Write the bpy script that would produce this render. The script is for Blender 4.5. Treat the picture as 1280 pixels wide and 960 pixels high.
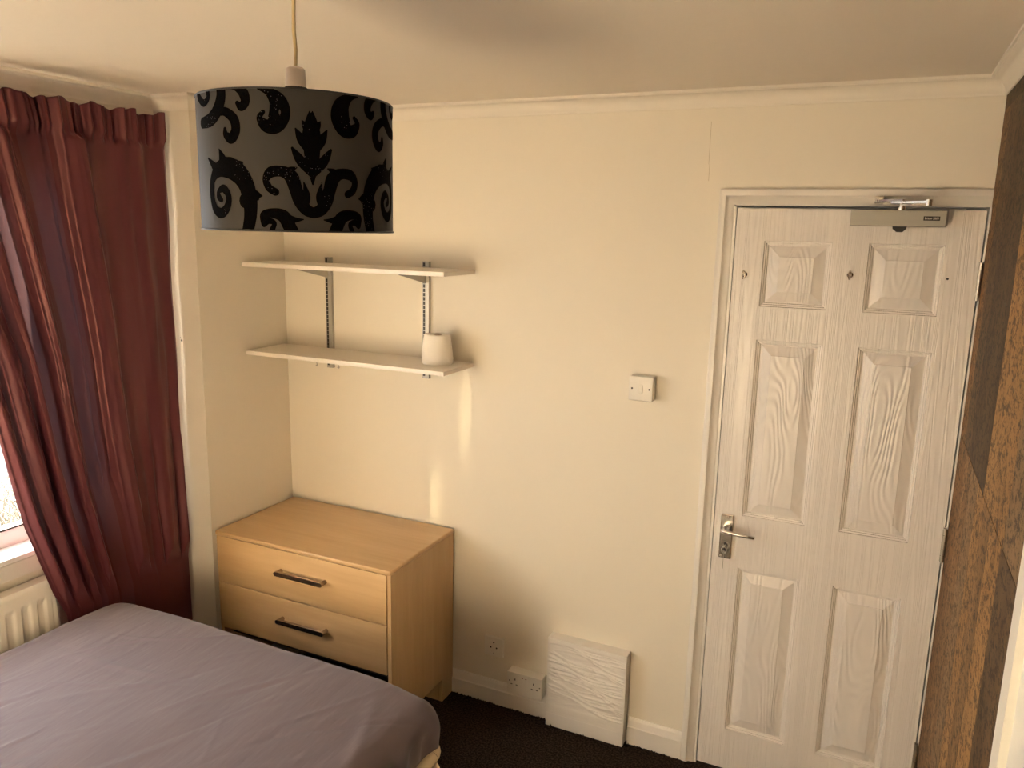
import bpy, bmesh, math, random
from mathutils import Vector, Matrix, noise
random.seed(7)
for o in list(bpy.data.objects): bpy.data.objects.remove(o)
sc = bpy.context.scene
COL = sc.collection
PI = math.pi
R = math.radians

# ---------------------------------------------------------------- camera
cam = bpy.data.cameras.new('camera'); co = bpy.data.objects.new('camera', cam); COL.objects.link(co)
cam.sensor_width = 36; cam.lens = 36*990.16/1280; cam.clip_start = .02
yaw, pit, rol = R(24.886), R(-11.214), R(1.234)
fwd = Vector((-math.sin(yaw)*math.cos(pit), math.cos(yaw)*math.cos(pit), math.sin(pit)))
rt = Vector((math.cos(yaw), math.sin(yaw), 0)); up = rt.cross(fwd)
r2 = rt*math.cos(rol)+up*math.sin(rol); u2 = -rt*math.sin(rol)+up*math.cos(rol)
M = Matrix((r2, u2, -fwd)).transposed().to_4x4(); M.translation = Vector((2.303, -2.656, 1.919))
co.matrix_world = M
sc.camera = co
# ---------------------------------------------------------------- light
sc.view_settings.view_transform = 'Standard'; sc.view_settings.look = 'None'
sc.view_settings.gamma = 1; sc.view_settings.use_curve_mapping = False
sc.view_settings.exposure = 1.05
SUN_DIR = Vector((.60, -.80, -.26)).normalized()
SUN_POWER = 90; SUN_COL = (1, .80, .58)
SKY_POWER = 5.2; SKY_COL = (.90, .93, 1.0)
w = bpy.data.worlds.new('sky'); sc.world = w; w.use_nodes = True
bg = w.node_tree.nodes['Background']; bg.inputs[0].default_value = (*SKY_COL, 1); bg.inputs[1].default_value = SKY_POWER
sl = bpy.data.lights.new('sun', 'SUN'); sl.energy = SUN_POWER; sl.color = SUN_COL; sl.angle = R(.6)
so = bpy.data.objects.new('sun', sl); COL.objects.link(so); so.location = (-6, 4, 4)
so.rotation_euler = SUN_DIR.to_track_quat('-Z', 'Y').to_euler()
pl = bpy.data.lights.new('window_portal', 'AREA'); pl.shape = 'RECTANGLE'; pl.size = 1.25; pl.size_y = 1.30
pl.cycles.is_portal = True
po = bpy.data.objects.new('window_portal', pl); COL.objects.link(po); po.location = (-.33, -1.39, 1.47)
po.rotation_euler = Vector((1, 0, 0)).to_track_quat('-Z', 'Y').to_euler()

def glint_spot(name, src, dst, w_, h_, power):   # added spot lamp standing in for a reflected sun streak on the wall
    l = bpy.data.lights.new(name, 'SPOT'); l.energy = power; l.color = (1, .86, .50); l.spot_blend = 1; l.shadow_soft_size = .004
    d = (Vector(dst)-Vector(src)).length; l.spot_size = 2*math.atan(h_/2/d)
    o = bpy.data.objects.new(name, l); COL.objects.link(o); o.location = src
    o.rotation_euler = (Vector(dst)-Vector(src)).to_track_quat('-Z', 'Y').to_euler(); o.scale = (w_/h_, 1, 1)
glint_spot('added_glint_spot', (.98, -3.2, .95), (.874, 0, 1.19), .075, .42, 70)
glint_spot('added_glint_spot', (.90, -3.2, .80), (.742, 0, .83), .085, .36, 62)
glint_spot('added_glint_spot', (1.0, -3.2, 1.0), (1.323, 0, 1.453), .06, .05, 20)

# ---------------------------------------------------------------- helpers
def mat(name, col, rough=.5, metal=0, bump=None, sheen=0, spec=.5, var=None, coat=0):
    """bump=(scale vec, strength, distance, detail); var=(scale vec, colour2, lo, hi)"""
    m = bpy.data.materials.new(name); m.use_nodes = True
    nt = m.node_tree; N = nt.nodes; L = nt.links; b = N['Principled BSDF']
    b.inputs['Base Color'].default_value = (*col, 1); b.inputs['Roughness'].default_value = rough
    b.inputs['Metallic'].default_value = metal; b.inputs['Specular IOR Level'].default_value = spec
    if sheen: b.inputs['Sheen Weight'].default_value = sheen
    if coat: b.inputs['Coat Weight'].default_value = coat; b.inputs['Coat Roughness'].default_value = .25
    def nz(scale, detail=3, rough=.55):
        tc = N.new('ShaderNodeTexCoord'); mp = N.new('ShaderNodeMapping'); L.new(tc.outputs['Object'], mp.inputs[0])
        mp.inputs['Scale'].default_value = scale
        n = N.new('ShaderNodeTexNoise'); L.new(mp.outputs[0], n.inputs['Vector']); n.inputs['Scale'].default_value = 1
        n.inputs['Detail'].default_value = detail; n.inputs['Roughness'].default_value = rough
        return n
    if bump:
        n = nz(bump[0], bump[3] if len(bump) > 3 else 3)
        bp = N.new('ShaderNodeBump'); bp.inputs['Strength'].default_value = bump[1]; bp.inputs['Distance'].default_value = bump[2]
        L.new(n.outputs[0], bp.inputs['Height']); L.new(bp.outputs[0], b.inputs['Normal'])
    if var:
        n = nz(var[0], 4, .6); r = N.new('ShaderNodeValToRGB'); L.new(n.outputs[0], r.inputs[0])
        r.color_ramp.elements[0].position = var[2]; r.color_ramp.elements[1].position = var[3]
        r.color_ramp.elements[0].color = (*col, 1); r.color_ramp.elements[1].color = (*var[1], 1)
        L.new(r.outputs[0], b.inputs['Base Color'])
    return m

def link(name, me, m, parent=None, smooth=False):
    o = bpy.data.objects.new(name, me); COL.objects.link(o)
    if m is not None:
        for mm in (m if isinstance(m, (list, tuple)) else [m]): me.materials.append(mm)
    if parent: o.parent = parent; o.matrix_parent_inverse = Matrix.Translation(-parent.location) if parent.type == 'EMPTY' else Matrix.Identity(4)
    if smooth:
        for p in me.polygons: p.use_smooth = True
    return o

def obj(name, bm, m, parent=None, smooth=False, auto=False):
    bmesh.ops.recalc_face_normals(bm, faces=bm.faces)
    me = bpy.data.meshes.new(name); bm.to_mesh(me); bm.free()
    o = link(name, me, m, parent, smooth or auto)
    if auto: me.set_sharp_from_angle(angle=R(35))
    return o

def thing(name, label, cat, loc=(0, 0, 0), group=None):
    o = bpy.data.objects.new(name, None); COL.objects.link(o); o.location = loc; o.empty_display_size = .05
    tag(o, label, cat, group); return o
def tag(o, label, cat, group=None):
    o['label'] = label; o['category'] = cat
    if group: o['group'] = group
    return o
def struct(o, label=None):
    o['kind'] = 'structure'
    if label: o['label'] = label
    return o

def box(bm, a, b, bev=0, seg=2, mi=0, rot=None):
    c = [(x, y, z) for x in (a[0], b[0]) for y in (a[1], b[1]) for z in (a[2], b[2])]
    vs = [bm.verts.new(p) for p in c]
    fs = [bm.faces.new([vs[i] for i in f]) for f in ((0, 1, 3, 2), (4, 6, 7, 5), (0, 4, 5, 1), (2, 3, 7, 6), (0, 2, 6, 4), (1, 5, 7, 3))]
    for f in fs: f.material_index = mi
    if rot: bmesh.ops.transform(bm, matrix=rot, verts=vs)
    if bev:
        es = list({e for f in fs for e in f.edges})
        bmesh.ops.bevel(bm, geom=es, offset=bev, segments=seg, profile=.5, affect='EDGES')
    return vs
def B(*args, **k):
    bm = bmesh.new(); box(bm, *args, **k); return bm

def prism(bm, pts, axis, lo, hi, mi=0):
    """pts 2D polygon in the two other axes, extruded along axis"""
    def P(p, t):
        q = [0, 0, 0]; ax = [i for i in range(3) if i != axis]; q[ax[0]] = p[0]; q[ax[1]] = p[1]; q[axis] = t; return q
    A = [bm.verts.new(P(p, lo)) for p in pts]; C = [bm.verts.new(P(p, hi)) for p in pts]; n = len(pts)
    fs = [bm.faces.new(A), bm.faces.new(C[::-1])]
    for i in range(n): fs.append(bm.faces.new([A[i], C[i], C[(i+1) % n], A[(i+1) % n]]))
    for f in fs: f.material_index = mi
    return A+C

def lathe(bm, prof, c=(0, 0, 0), axis=2, n=32, cap=True, mi=0):
    """prof list of (r, h) along axis"""
    rings = []
    for r, h in prof:
        ring = []
        for i in range(n):
            a = 2*PI*i/n; u, v = r*math.cos(a), r*math.sin(a)
            p = {2: (u, v, h), 1: (u, h, v), 0: (h, u, v)}[axis]
            ring.append(bm.verts.new((p[0]+c[0], p[1]+c[1], p[2]+c[2])))
        rings.append(ring)
    for a, b in zip(rings, rings[1:]):
        for i in range(n): bm.faces.new([a[i], a[(i+1) % n], b[(i+1) % n], b[i]]).material_index = mi
    if cap:
        for rg in (rings[0], rings[-1]): bm.faces.new(rg).material_index = mi

def tube(bm, pts, r, n=8, cap=True, mi=0):
    pts = [Vector(p) for p in pts]; rings = []
    rs = r if isinstance(r, (list, tuple)) else [r]*len(pts)
    prev = None
    for i, p in enumerate(pts):
        t = (pts[min(i+1, len(pts)-1)]-pts[max(i-1, 0)]).normalized()
        if prev is None:
            a = Vector((0, 0, 1)) if abs(t.z) < .9 else Vector((1, 0, 0)); x = t.cross(a).normalized()
        else: x = (prev-t*prev.dot(t)).normalized()
        prev = x; y = t.cross(x)
        rings.append([bm.verts.new(p+(x*math.cos(2*PI*k/n)+y*math.sin(2*PI*k/n))*rs[i]) for k in range(n)])
    for a, b in zip(rings, rings[1:]):
        for k in range(n): bm.faces.new([a[k], a[(k+1) % n], b[(k+1) % n], b[k]]).material_index = mi
    if cap:
        for rg in (rings[0], rings[-1]): bm.faces.new(rg).material_index = mi

def grid(nx, ny, fn, mi=0, bm=None):
    bm = bm or bmesh.new()
    V = [[bm.verts.new(fn(i/nx, j/ny)) for j in range(ny+1)] for i in range(nx+1)]
    for i in range(nx):
        for j in range(ny):
            bm.faces.new([V[i][j], V[i+1][j], V[i+1][j+1], V[i][j+1]]).material_index = mi
    return bm
def smooth(t): t = max(0, min(1, t)); return t*t*(3-2*t)
def lerp(tab, z):
    tab = sorted(tab)
    if z <= tab[0][0]: return tab[0][1]
    for (a, x), (b, y) in zip(tab, tab[1:]):
        if z <= b: return x+(y-x)*(z-a)/(b-a)
    return tab[-1][1]

# ---------------------------------------------------------------- materials
M_wall = mat('cream_wall_paint', (.80, .735, .62), .55, bump=((26, 26, 26), .25, .004, 5))
M_ceil = mat('ceiling_paint', (.76, .69, .59), .7, bump=((9, 9, 9), .25, .012, 4))
M_corn = mat('cornice_paint', (.80, .74, .64), .5, bump=((20, 20, 20), .2, .004, 3))
M_gloss = mat('cream_gloss_paint', (.78, .735, .67), .32, bump=((30, 30, 30), .25, .003, 3))
M_upvc = mat('white_upvc', (.86, .86, .85), .3)
M_plast = mat('white_plastic', (.80, .76, .68), .3)
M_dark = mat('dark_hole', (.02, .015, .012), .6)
M_chrome = mat('worn_chrome', (.80, .77, .72), .22, 1, bump=((60, 60, 60), .2, .001, 2))
M_steel = mat('dull_steel', (.50, .46, .40), .38, 1)
M_carpet = mat('dark_brown_carpet', (.020, .012, .007), .95, bump=((260, 260, 260), 1, .02, 4), var=((130, 130, 130), (.085, .056, .034), .42, .68), spec=.1)

def door_mat(name, zs, xs, k):
    m = mat(name, (.78, .73, .68), .30)
    nt = m.node_tree; N = nt.nodes; L = nt.links; b = N['Principled BSDF']
    tc = N.new('ShaderNodeTexCoord'); mp = N.new('ShaderNodeMapping'); mp.inputs['Scale'].default_value = (xs, 1, zs)
    L.new(tc.outputs['Object'], mp.inputs[0]); n = N.new('ShaderNodeTexNoise'); n.inputs['Scale'].default_value = 1; n.inputs['Detail'].default_value = 1.5
    L.new(mp.outputs[0], n.inputs['Vector'])
    a = N.new('ShaderNodeMath'); a.operation = 'MULTIPLY'; a.inputs[1].default_value = k; L.new(n.outputs[0], a.inputs[0])
    s = N.new('ShaderNodeMath'); s.operation = 'SINE'; L.new(a.outputs[0], s.inputs[0])
    bp = N.new('ShaderNodeBump'); bp.inputs['Strength'].default_value = .5 if k == 170 else .32; bp.inputs['Distance'].default_value = .0009
    L.new(s.outputs[0], bp.inputs['Height']); L.new(bp.outputs[0], b.inputs['Normal'])
    return m
M_door = door_mat('door_paint_stile_grain', .25, 16, 190)
M_field = door_mat('door_paint_panel_grain', 1.5, 7, 170)

# ---------------------------------------------------------------- room shell
H = 2.355; XR = 2.556; YB = -3.38; XW = -.176; YF = -.475
DX0, DX1, DZ = 1.855, 2.546, 1.993
WY0, WY1, WZ0, WZ1 = -2.02, -.76, .84, 2.10
def slab(name, quads, m, label=None):
    bm = bmesh.new()
    for a, b in quads: box(bm, a, b)
    return struct(obj(name, bm, m), label)
slab('floor', [((XW-.2, YB-.1, -.1), (XR+.2, .12, 0))], M_carpet, 'dark brown worn carpet on the floor')
slab('ceiling', [((XW-.2, YB-.1, H), (XR+.2, .12, H+.1))], M_ceil, 'cream painted ceiling')
slab('wall_back', [((0, 0, 0), (DX0-.02, .1, H)), ((DX0-.02, 0, DZ+.02), (XR+.1, .1, H)), ((DX1+.004, 0, 0), (XR+.1, .1, DZ+.02)), ((-.1, 0, 0), (0, .1, H))], M_wall, 'cream painted back wall with the door')
slab('wall_rear', [((XW-.2, YB-.1, 0), (XR+.1, YB, H))], M_wall, 'cream wall behind the viewer')
slab('wall_left', [((XW-.16, WY1, 0), (XW, YF, H)), ((XW-.16, YB, 0), (XW, WY0, H)), ((XW-.16, WY0, 0), (XW, WY1, WZ0)), ((XW-.16, WY0, WZ1), (XW, WY1, H))], M_wall, 'cream wall around the window')
slab('wall_pier', [((XW-.16, YF, 0), (0, 0, H))], M_wall, 'cream boxed-out pier between the window and the alcove')
slab('wall_hallway', [((1.3, .9, 0), (2.65, 1.0, 2.5)), ((1.3, .1, 0), (1.4, 1.0, 2.5)), ((2.56, .1, 0), (2.65, 1.0, 2.5)), ((1.3, .1, 2.25), (2.65, 1.0, 2.35))], M_wall, 'hallway walls beyond the door')
slab('hallway_floor', [((1.5, .12, -.1), (2.9, 1.0, 0))], M_carpet, 'dark carpet beyond the door')

# cornice: cove swept round the room
cov = [(.0, -.052), (.004, -.052), (.006, -.046)]
for k in range(9):
    a = k/8*PI/2; cov.append((.006+.034*(1-math.cos(a)), -.046+.036*math.sin(a)))
cov += [(.041, -.008), (.047, -.008), (.047, 0)]
path = [((XR, YB), (-1, 1)), ((XR, 0), (-1, -1)), ((0, 0), (1, -1)), ((0, YF), (1, -1)), ((XW, YF), (1, -1)), ((XW, YB), (1, 1))]
bm = bmesh.new(); rings = []
for (x, y), (sx, sy) in path:
    rings.append([bm.verts.new((x+sx*p, y+sy*p, H+q)) for p, q in cov])
for a, b in zip(rings, rings[1:]):
    for i in range(len(cov)-1): bm.faces.new([a[i], b[i], b[i+1], a[i+1]])
o = struct(obj('trim_1', bm, M_corn, auto=True), 'cream coved cornice round the ceiling')

# ---- right wall: wood boards laid as one cladding sheet
def wood(name, c1, c2, sc_=1.0, seed=0.):
    m = bpy.data.materials.new(name); m.use_nodes = True; nt = m.node_tree; N = nt.nodes; L = nt.links; b = N['Principled BSDF']
    b.inputs['Roughness'].default_value = .6; b.inputs['Specular IOR Level'].default_value = .2
    tc = N.new('ShaderNodeTexCoord')
    def nz(s, d, r=.6):
        mp = N.new('ShaderNodeMapping'); mp.inputs['Scale'].default_value = s; mp.inputs['Location'].default_value = (seed, seed*1.7, seed*.6)
        L.new(tc.outputs['Object'], mp.inputs[0]); n = N.new('ShaderNodeTexNoise'); n.inputs['Scale'].default_value = 1
        n.inputs['Detail'].default_value = d; n.inputs['Roughness'].default_value = r; L.new(mp.outputs[0], n.inputs['Vector']); return n
    n1 = nz((1, 8*sc_, 1.5), 5, .65); r1 = N.new('ShaderNodeValToRGB'); L.new(n1.outputs[0], r1.inputs[0])
    r1.color_ramp.elements[0].position = .3; r1.color_ramp.elements[1].position = .72
    r1.color_ramp.elements[0].color = (*c1, 1); r1.color_ramp.elements[1].color = (*c2, 1)
    n2 = nz((1, 42, 75), 3, .75); r2_ = N.new('ShaderNodeValToRGB'); L.new(n2.outputs[0], r2_.inputs[0])
    r2_.color_ramp.elements[0].position = .40; r2_.color_ramp.elements[1].position = .52
    r2_.color_ramp.elements[0].color = (.10, .07, .05, 1); r2_.color_ramp.elements[1].color = (1, 1, 1, 1)
    mx = N.new('ShaderNodeMixRGB'); mx.blend_type = 'MULTIPLY'; mx.inputs[0].default_value = .85
    L.new(r1.outputs[0], mx.inputs[1]); L.new(r2_.outputs[0], mx.inputs[2]); L.new(mx.outputs[0], b.inputs['Base Color'])
    bp = N.new('ShaderNodeBump'); bp.inputs['Strength'].default_value = .3; bp.inputs['Distance'].default_value = .002
    L.new(n2.outputs[0], bp.inputs['Height']); L.new(bp.outputs[0], b.inputs['Normal'])
    return m
W_dark = wood('board_dark', (.07, .040, .018), (.14, .080, .036), 1, 1)
W_mid = wood('board_mid', (.15, .080, .030), (.32, .18, .075), 1.3, 5)
W_warm = wood('board_warm', (.22, .115, .040), (.44, .25, .095), 1, 9)
W_red = wood('board_red_brown', (.16, .078, .028), (.28, .145, .055), .8, 13)
W_grey = wood('board_grey_brown', (.15, .092, .045), (.30, .185, .09), 1, 17)
W_deep = wood('board_deep', (.050, .028, .012), (.10, .058, .026), 1, 21)
rows = [  # z lo, z hi, list of (y from 0 backwards, material)
    (2.262, 2.31, [(-.9, 5), (-1.25, 0), (-3.4, 1)]),
    (1.340, 2.262, [(-.13, 3), (-.29, 0), (-.632, 5), (-.98, 2), (-1.25, 4), (-1.7, 1), (-2.3, 0), (-3.4, 2)]),
    (0.0, 1.340, [(-.20, 3), (-.36, 1), (-.53, 4), (-.66, 2), (-.80, 1), (-.966, 2), (-1.25, 0), (-1.8, 2), (-2.4, 3), (-3.4, 1)])]
bm = bmesh.new()
for z0, z1, bs in rows:
    y = .0
    for yy, mi in bs:
        g = .0008
        box(bm, (XR, yy+g, z0+g), (XR+.10, y-g, z1-g), mi=mi); y = yy
box(bm, (XR+.001, YB, 0), (XR+.1, 0, 2.31), mi=5); box(bm, (XR, YB, 2.31), (XR+.1, 0, H), mi=6)
struct(obj('wall_right', bm, [W_dark, W_mid, W_warm, W_red, W_grey, W_deep, M_wall]), 'right wall clad in rustic brown wood boards')
bm = bmesh.new()   # white door lining further along the right wall
prism(bm, [(XR, -1.262), (XR-.012, -1.262), (XR-.018, -1.275), (XR-.018, -1.33), (XR-.028, -1.345), (XR-.028, -1.39), (XR, -1.39)], 2, 0, 2.06)
prism(bm, [(XR, -1.39), (XR-.016, -1.39), (XR-.016, -1.75), (XR, -1.75)], 2, 0, 2.0)
struct(obj('trim_2', bm, mat('white_gloss_lining', (.86, .83, .74), .3)), 'white painted door lining on the right wall')

# ---------------------------------------------------------------- baseboards
def skirt(bm, a, b, n, h=.099, t=.019):
    """n = room-side normal (unit axis)"""
    prof = [(0, 0), (t, 0), (t, h-.034), (t-.004, h-.030), (t-.009, h-.010), (t-.014, h), (0, h)]
    A = [bm.verts.new((a[0]+n[0]*p, a[1]+n[1]*p, q)) for p, q in prof]
    C = [bm.verts.new((b[0]+n[0]*p, b[1]+n[1]*p, q)) for p, q in prof]
    bm.faces.new(A); bm.faces.new(C[::-1])
    for i in range(len(prof)): bm.faces.new([A[i], C[i], C[(i+1) % len(prof)], A[(i+1) % len(prof)]])
bm = bmesh.new(); skirt(bm, (.0, 0), (1.266, 0), (0, -1)); skirt(bm, (1.592, 0), (1.797, 0), (0, -1), h=.106)
struct(obj('baseboard_back', bm, M_gloss), 'cream painted skirting along the back wall')
bm = bmesh.new(); skirt(bm, (XW, YB), (XW, YF), (1, 0)); struct(obj('baseboard_left', bm, M_gloss), 'cream skirting under the window')
# frayed carpet edge along the skirting
bm = bmesh.new()
rnd = random.Random(3)
x = .83
while x < 1.80:
    wdt = rnd.uniform(.004, .012); hh = rnd.uniform(.001, .008)*(1.8 if rnd.random() < .08 else 1)
    y0 = -.0195 if (x < 1.26 or x > 1.595) else -.0515
    vs = [bm.verts.new(p) for p in ((x, y0, 0), (x+wdt, y0, 0), (x+wdt*rnd.random(), y0-.001, hh), (x+wdt/2, y0-.02, 0))]
    bm.faces.new([vs[0], vs[1], vs[2]]); bm.faces.new([vs[0], vs[2], vs[3]]); bm.faces.new([vs[1], vs[3], vs[2]])
    x += wdt*.7
fr = obj('frayed_edge', bm, M_carpet); fr.parent = bpy.data.objects['floor']

# ---------------------------------------------------------------- door with its frame
def arch_profile():
    return [(0, 0), (0, .016), (.006, .020), (.020, .020), (.028, .012), (.042, .009), (.047, .006), (.047, 0)]
bm = bmesh.new()
ax0 = 1.797; az1 = 2.052; pr = arch_profile()
ring = []
for (x, z, dx, dz) in [(ax0, 0, 1, 0), (ax0, az1, 1, -1), (XR-.001, az1, 0, -1)]:
    ring.append([bm.verts.new((x+dx*p, -q, z+dz*p)) for p, q in pr])
for a, b in zip(ring, ring[1:]):
    for i in range(len(pr)-1): bm.faces.new([a[i], b[i], b[i+1], a[i+1]])
bm.faces.new(ring[2])
struct(obj('trim_3', bm, M_gloss, auto=True), 'cream moulded architrave round the door')
bm = bmesh.new()   # lining
box(bm, (DX0-.014, -.006, 0), (DX0-.003, .1, DZ+.006)); box(bm, (DX0-.014, -.004, DZ+.009), (XR, .1, DZ+.020))
box(bm, (DX1+.004, -.010, 0), (XR-.0005, .1, 1.96), bev=.001)
prism(bm, [(DX1+.004, 1.93), (XR-.001, 1.93), (XR-.001, 1.955), (XR+.0, 1.965), (XR-.001, 2.003), (DX1+.004, 2.003)], 1, -.022, .0)
struct(obj('trim_4', bm, M_gloss), 'cream door lining and rebate')

FY = -.008  # door face
xs = [DX0, 1.945, 2.147, 2.250, 2.452, DX1]; zs = [.011, .168, .786, .974, 1.577, 1.685, 1.893, DZ]
bm = bmesh.new()
Vt = {}
def V(x, y, z):
    k = (round(x, 5), round(y, 5), round(z, 5))
    if k not in Vt: Vt[k] = bm.verts.new(k)
    return Vt[k]
for i in range(5):
    for j in range(7):
        if i in (1, 3) and j in (1, 3, 5):
            x0, x1, z0, z1 = xs[i], xs[i+1], zs[j], zs[j+1]
            prof = [(0, 0), (.002, .004), (.006, .0045), (.008, .008), (.011, .0085), (.014, .012), (.017, .012), (.048, .0022), (.0495, .0012)]
            for (a, da), (b, db) in zip(prof, prof[1:]):
                P0 = [(x0+a, z0+a), (x1-a, z0+a), (x1-a, z1-a), (x0+a, z1-a)]; P1 = [(x0+b, z0+b), (x1-b, z0+b), (x1-b, z1-b), (x0+b, z1-b)]
                for k in range(4):
                    q = (k+1) % 4
                    bm.faces.new([V(P0[k][0], FY+da, P0[k][1]), V(P0[q][0], FY+da, P0[q][1]), V(P1[q][0], FY+db, P1[q][1]), V(P1[k][0], FY+db, P1[k][1])]).material_index = 1 if b > .02 else 0
            f = bm.faces.new([V(p[0], FY+db, p[1]) for p in P1]); f.material_index = 1
        else:
            bm.faces.new([V(xs[i], FY, zs[j]), V(xs[i+1], FY, zs[j]), V(xs[i+1], FY, zs[j+1]), V(xs[i], FY, zs[j+1])])
bx = [(DX0, .011), (DX1, .011), (DX1, DZ), (DX0, DZ)]
bm.faces.new([V(p[0], .034, p[1]) for p in bx])
prx = {0: [V(x, FY, zs[0]) for x in xs], 1: [V(DX1, FY, z) for z in zs], 2: [V(x, FY, DZ) for x in xs], 3: [V(DX0, FY, z) for z in zs]}
for k, vs in prx.items():
    a, b = vs[0], vs[-1]; bm.faces.new(vs+[V(b.co.x, .034, b.co.z), V(a.co.x, .034, a.co.z)])
door = struct(obj('door_1', bm, [M_door, M_field]), 'white six-panel door with chrome lever handle')

# lever handle on backplate
bm = bmesh.new(); box(bm, (1.877, FY-.009, .814), (1.921, FY, .974), bev=.004)
hp = obj('handle_plate', bm, M_chrome, door); 
bm = bmesh.new(); lathe(bm, [(.011, FY-.009), (.011, FY-.03), (.009, FY-.034), (.009, FY-.052)], (1.899, 0, .926), axis=1, n=20); obj('lever', bm, M_chrome, hp, auto=True)
bm = bmesh.new(); tube(bm, [(1.886, FY-.050, .927), (1.90, FY-.052, .927), (1.93, FY-.056, .926), (1.97, FY-.056, .924), (1.998, FY-.054, .922)], [.006, .0075, .0068, .006, .0055], 12); obj('lever', bm, M_chrome, hp, smooth=True)
bm = bmesh.new(); box(bm, (1.8955, FY-.0098, .842), (1.9025, FY-.0085, .868), bev=.001); lathe(bm, [(.006, FY-.0099), (.006, FY-.0085)], (1.899, 0, .868), axis=1, n=16); obj('keyhole', bm, M_dark, hp)
bm = bmesh.new(); tube(bm, [(1.899, FY-.008, .863), (1.899, FY-.03, .863)], .0025, 8)
for k in range(1):
    pts = [(1.899, FY-.030-.001*math.cos(a), .852+.011*math.cos(a)) if 0 else (1.899+.0085*math.sin(a), FY-.031, .853+.011*math.cos(a)) for a in [2*PI*i/16 for i in range(17)]]
    tube(bm, pts, .0018, 6)
tube(bm, [(1.899, FY-.030, .842), (1.8985, FY-.029, .800), (1.8985, FY-.028, .785)], .0012, 6)
obj('key', bm, M_steel, hp)
for z in (.965, .823):
    bm = bmesh.new(); lathe(bm, [(.0035, FY-.0105), (.004, FY-.0085)], (1.886 if z < .9 else 1.899, 0, z), axis=1, n=12); obj('screw', bm, M_steel, hp)
# closer
M_closer = mat('silver_painted_closer', (.40, .385, .34), .35, .55)
bm = bmesh.new(); box(bm, (2.192, FY-.062, 1.944), (2.443, FY, 1.990), bev=.0015)
cl = obj('door_closer', bm, M_closer, door)
bm = bmesh.new(); prism(bm, [(2.307, 1.944), (2.345, 1.944), (2.343, 1.937), (2.335, 1.928), (2.319, 1.928), (2.308, 1.937)], 1, FY-.055, FY-.02); obj('spindle_cap', bm, M_dark, cl)
bm = bmesh.new(); box(bm, (2.385, FY-.0632, 1.9615), (2.427, FY-.0615, 1.9735), bev=.0004); npl = obj('nameplate', bm, M_dark, cl)
tx = bpy.data.curves.new('plate_text', 'FONT'); tx.body = 'Briton 2003'; tx.size = .0078; tx.extrude = .0003; tx.align_x = 'CENTER'; tx.align_y = 'CENTER'
to = bpy.data.objects.new('tmp', tx); COL.objects.link(to); bpy.context.view_layer.update()
me = bpy.data.meshes.new_from_object(to); bpy.data.objects.remove(to)
for v in me.vertices: v.co = Vector((v.co.x*.95+2.406, FY-.0636-v.co.z, v.co.y*1.1+1.9675))
link('lettering', me, mat('plate_lettering', (.75, .72, .65), .4), cl)
bm = bmesh.new()
lathe(bm, [(.011, 1.990), (.011, 1.999), (.008, 2.000), (.008, 2.006)], (2.327, FY-.036, 0), n=20)
def bar(bm, p, q, wd, th, z):
    p = Vector(p); q = Vector(q); d = (q-p).normalized(); n_ = Vector((-d.y, d.x, 0))*wd/2
    a = [bm.verts.new((v.x, v.y, z)) for v in (p+n_, q+n_, q-n_, p-n_)]; b = [bm.verts.new((v.co.x, v.co.y, z+th)) for v in a]
    bm.faces.new(a); bm.faces.new(b[::-1])
    for i in range(4): bm.faces.new([a[i], b[i], b[(i+1) % 4], a[(i+1) % 4]])
bar(bm, (2.327, FY-.036, 0), (2.392, FY-.115, 0), .017, .005, 2.003)
bar(bm, (2.392, FY-.115, 0), (2.30, FY-.055, 0), .016, .005, 2.009)
bar(bm, (2.33, FY-.080, 0), (2.262, FY-.030, 0), .013, .006, 2.014)
lathe(bm, [(.009, 2.001), (.009, 2.018), (.006, 2.020)], (2.392, FY-.115, 0), n=16)
lathe(bm, [(.006, 2.004), (.006, 2.018), (.004, 2.021)], (2.327, FY-.036, 0), n=12)
obj('closer_arm', bm, M_chrome, cl)
bm = bmesh.new(); box(bm, (2.252, -.042, 2.010), (2.276, -.012, 2.030), bev=.002); lathe(bm, [(.0055, -.047), (.0055, -.04)], (2.266, 0, 2.020), axis=1, n=14); obj('arm_shoe', bm, M_chrome, cl)
# hooks
for x, z, tw in ((1.886, 1.785, 0), (2.199, 1.797, 1)):
    bm = bmesh.new(); lathe(bm, [(.009, FY), (.009, FY-.003), (.005, FY-.006), (.004, FY-.02)], (x+.006, 0, z), axis=1, n=16)
    pts = [(x+.006-.003*math.sin(a), FY-.020-.006*math.sin(a), z+.013*math.cos(a)-.000) for a in [PI*2*i/14 for i in range(15)]]
    tube(bm, pts, .0023, 7)
    obj('coat_hook', bm, M_chrome, door, auto=True)
bm = bmesh.new(); lathe(bm, [(.0035, FY-.0012), (.0035, FY+.001)], (2.468, 0, 1.797), axis=1, n=12); obj('screw_hole', bm, M_dark, door)
# hinges
for z0, z1 in ((1.738, 1.848), (.935, 1.045), (.20, .308)):
    bm = bmesh.new()
    for k in range(5):
        a = z0+(z1-z0)*k/5; b = z0+(z1-z0)*(k+1)/5-.0015
        lathe(bm, [(.0055, a), (.0055, b)], (DX1+.002, FY-.009, 0), n=12)
    box(bm, (DX1-.004, FY-.002, z0), (DX1+.008, FY, z1))
    obj('hinge', bm, mat('hinge_metal', (.42, .36, .28), .4, .8) if z0 < .5 else M_steel, door, auto=True)

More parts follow.
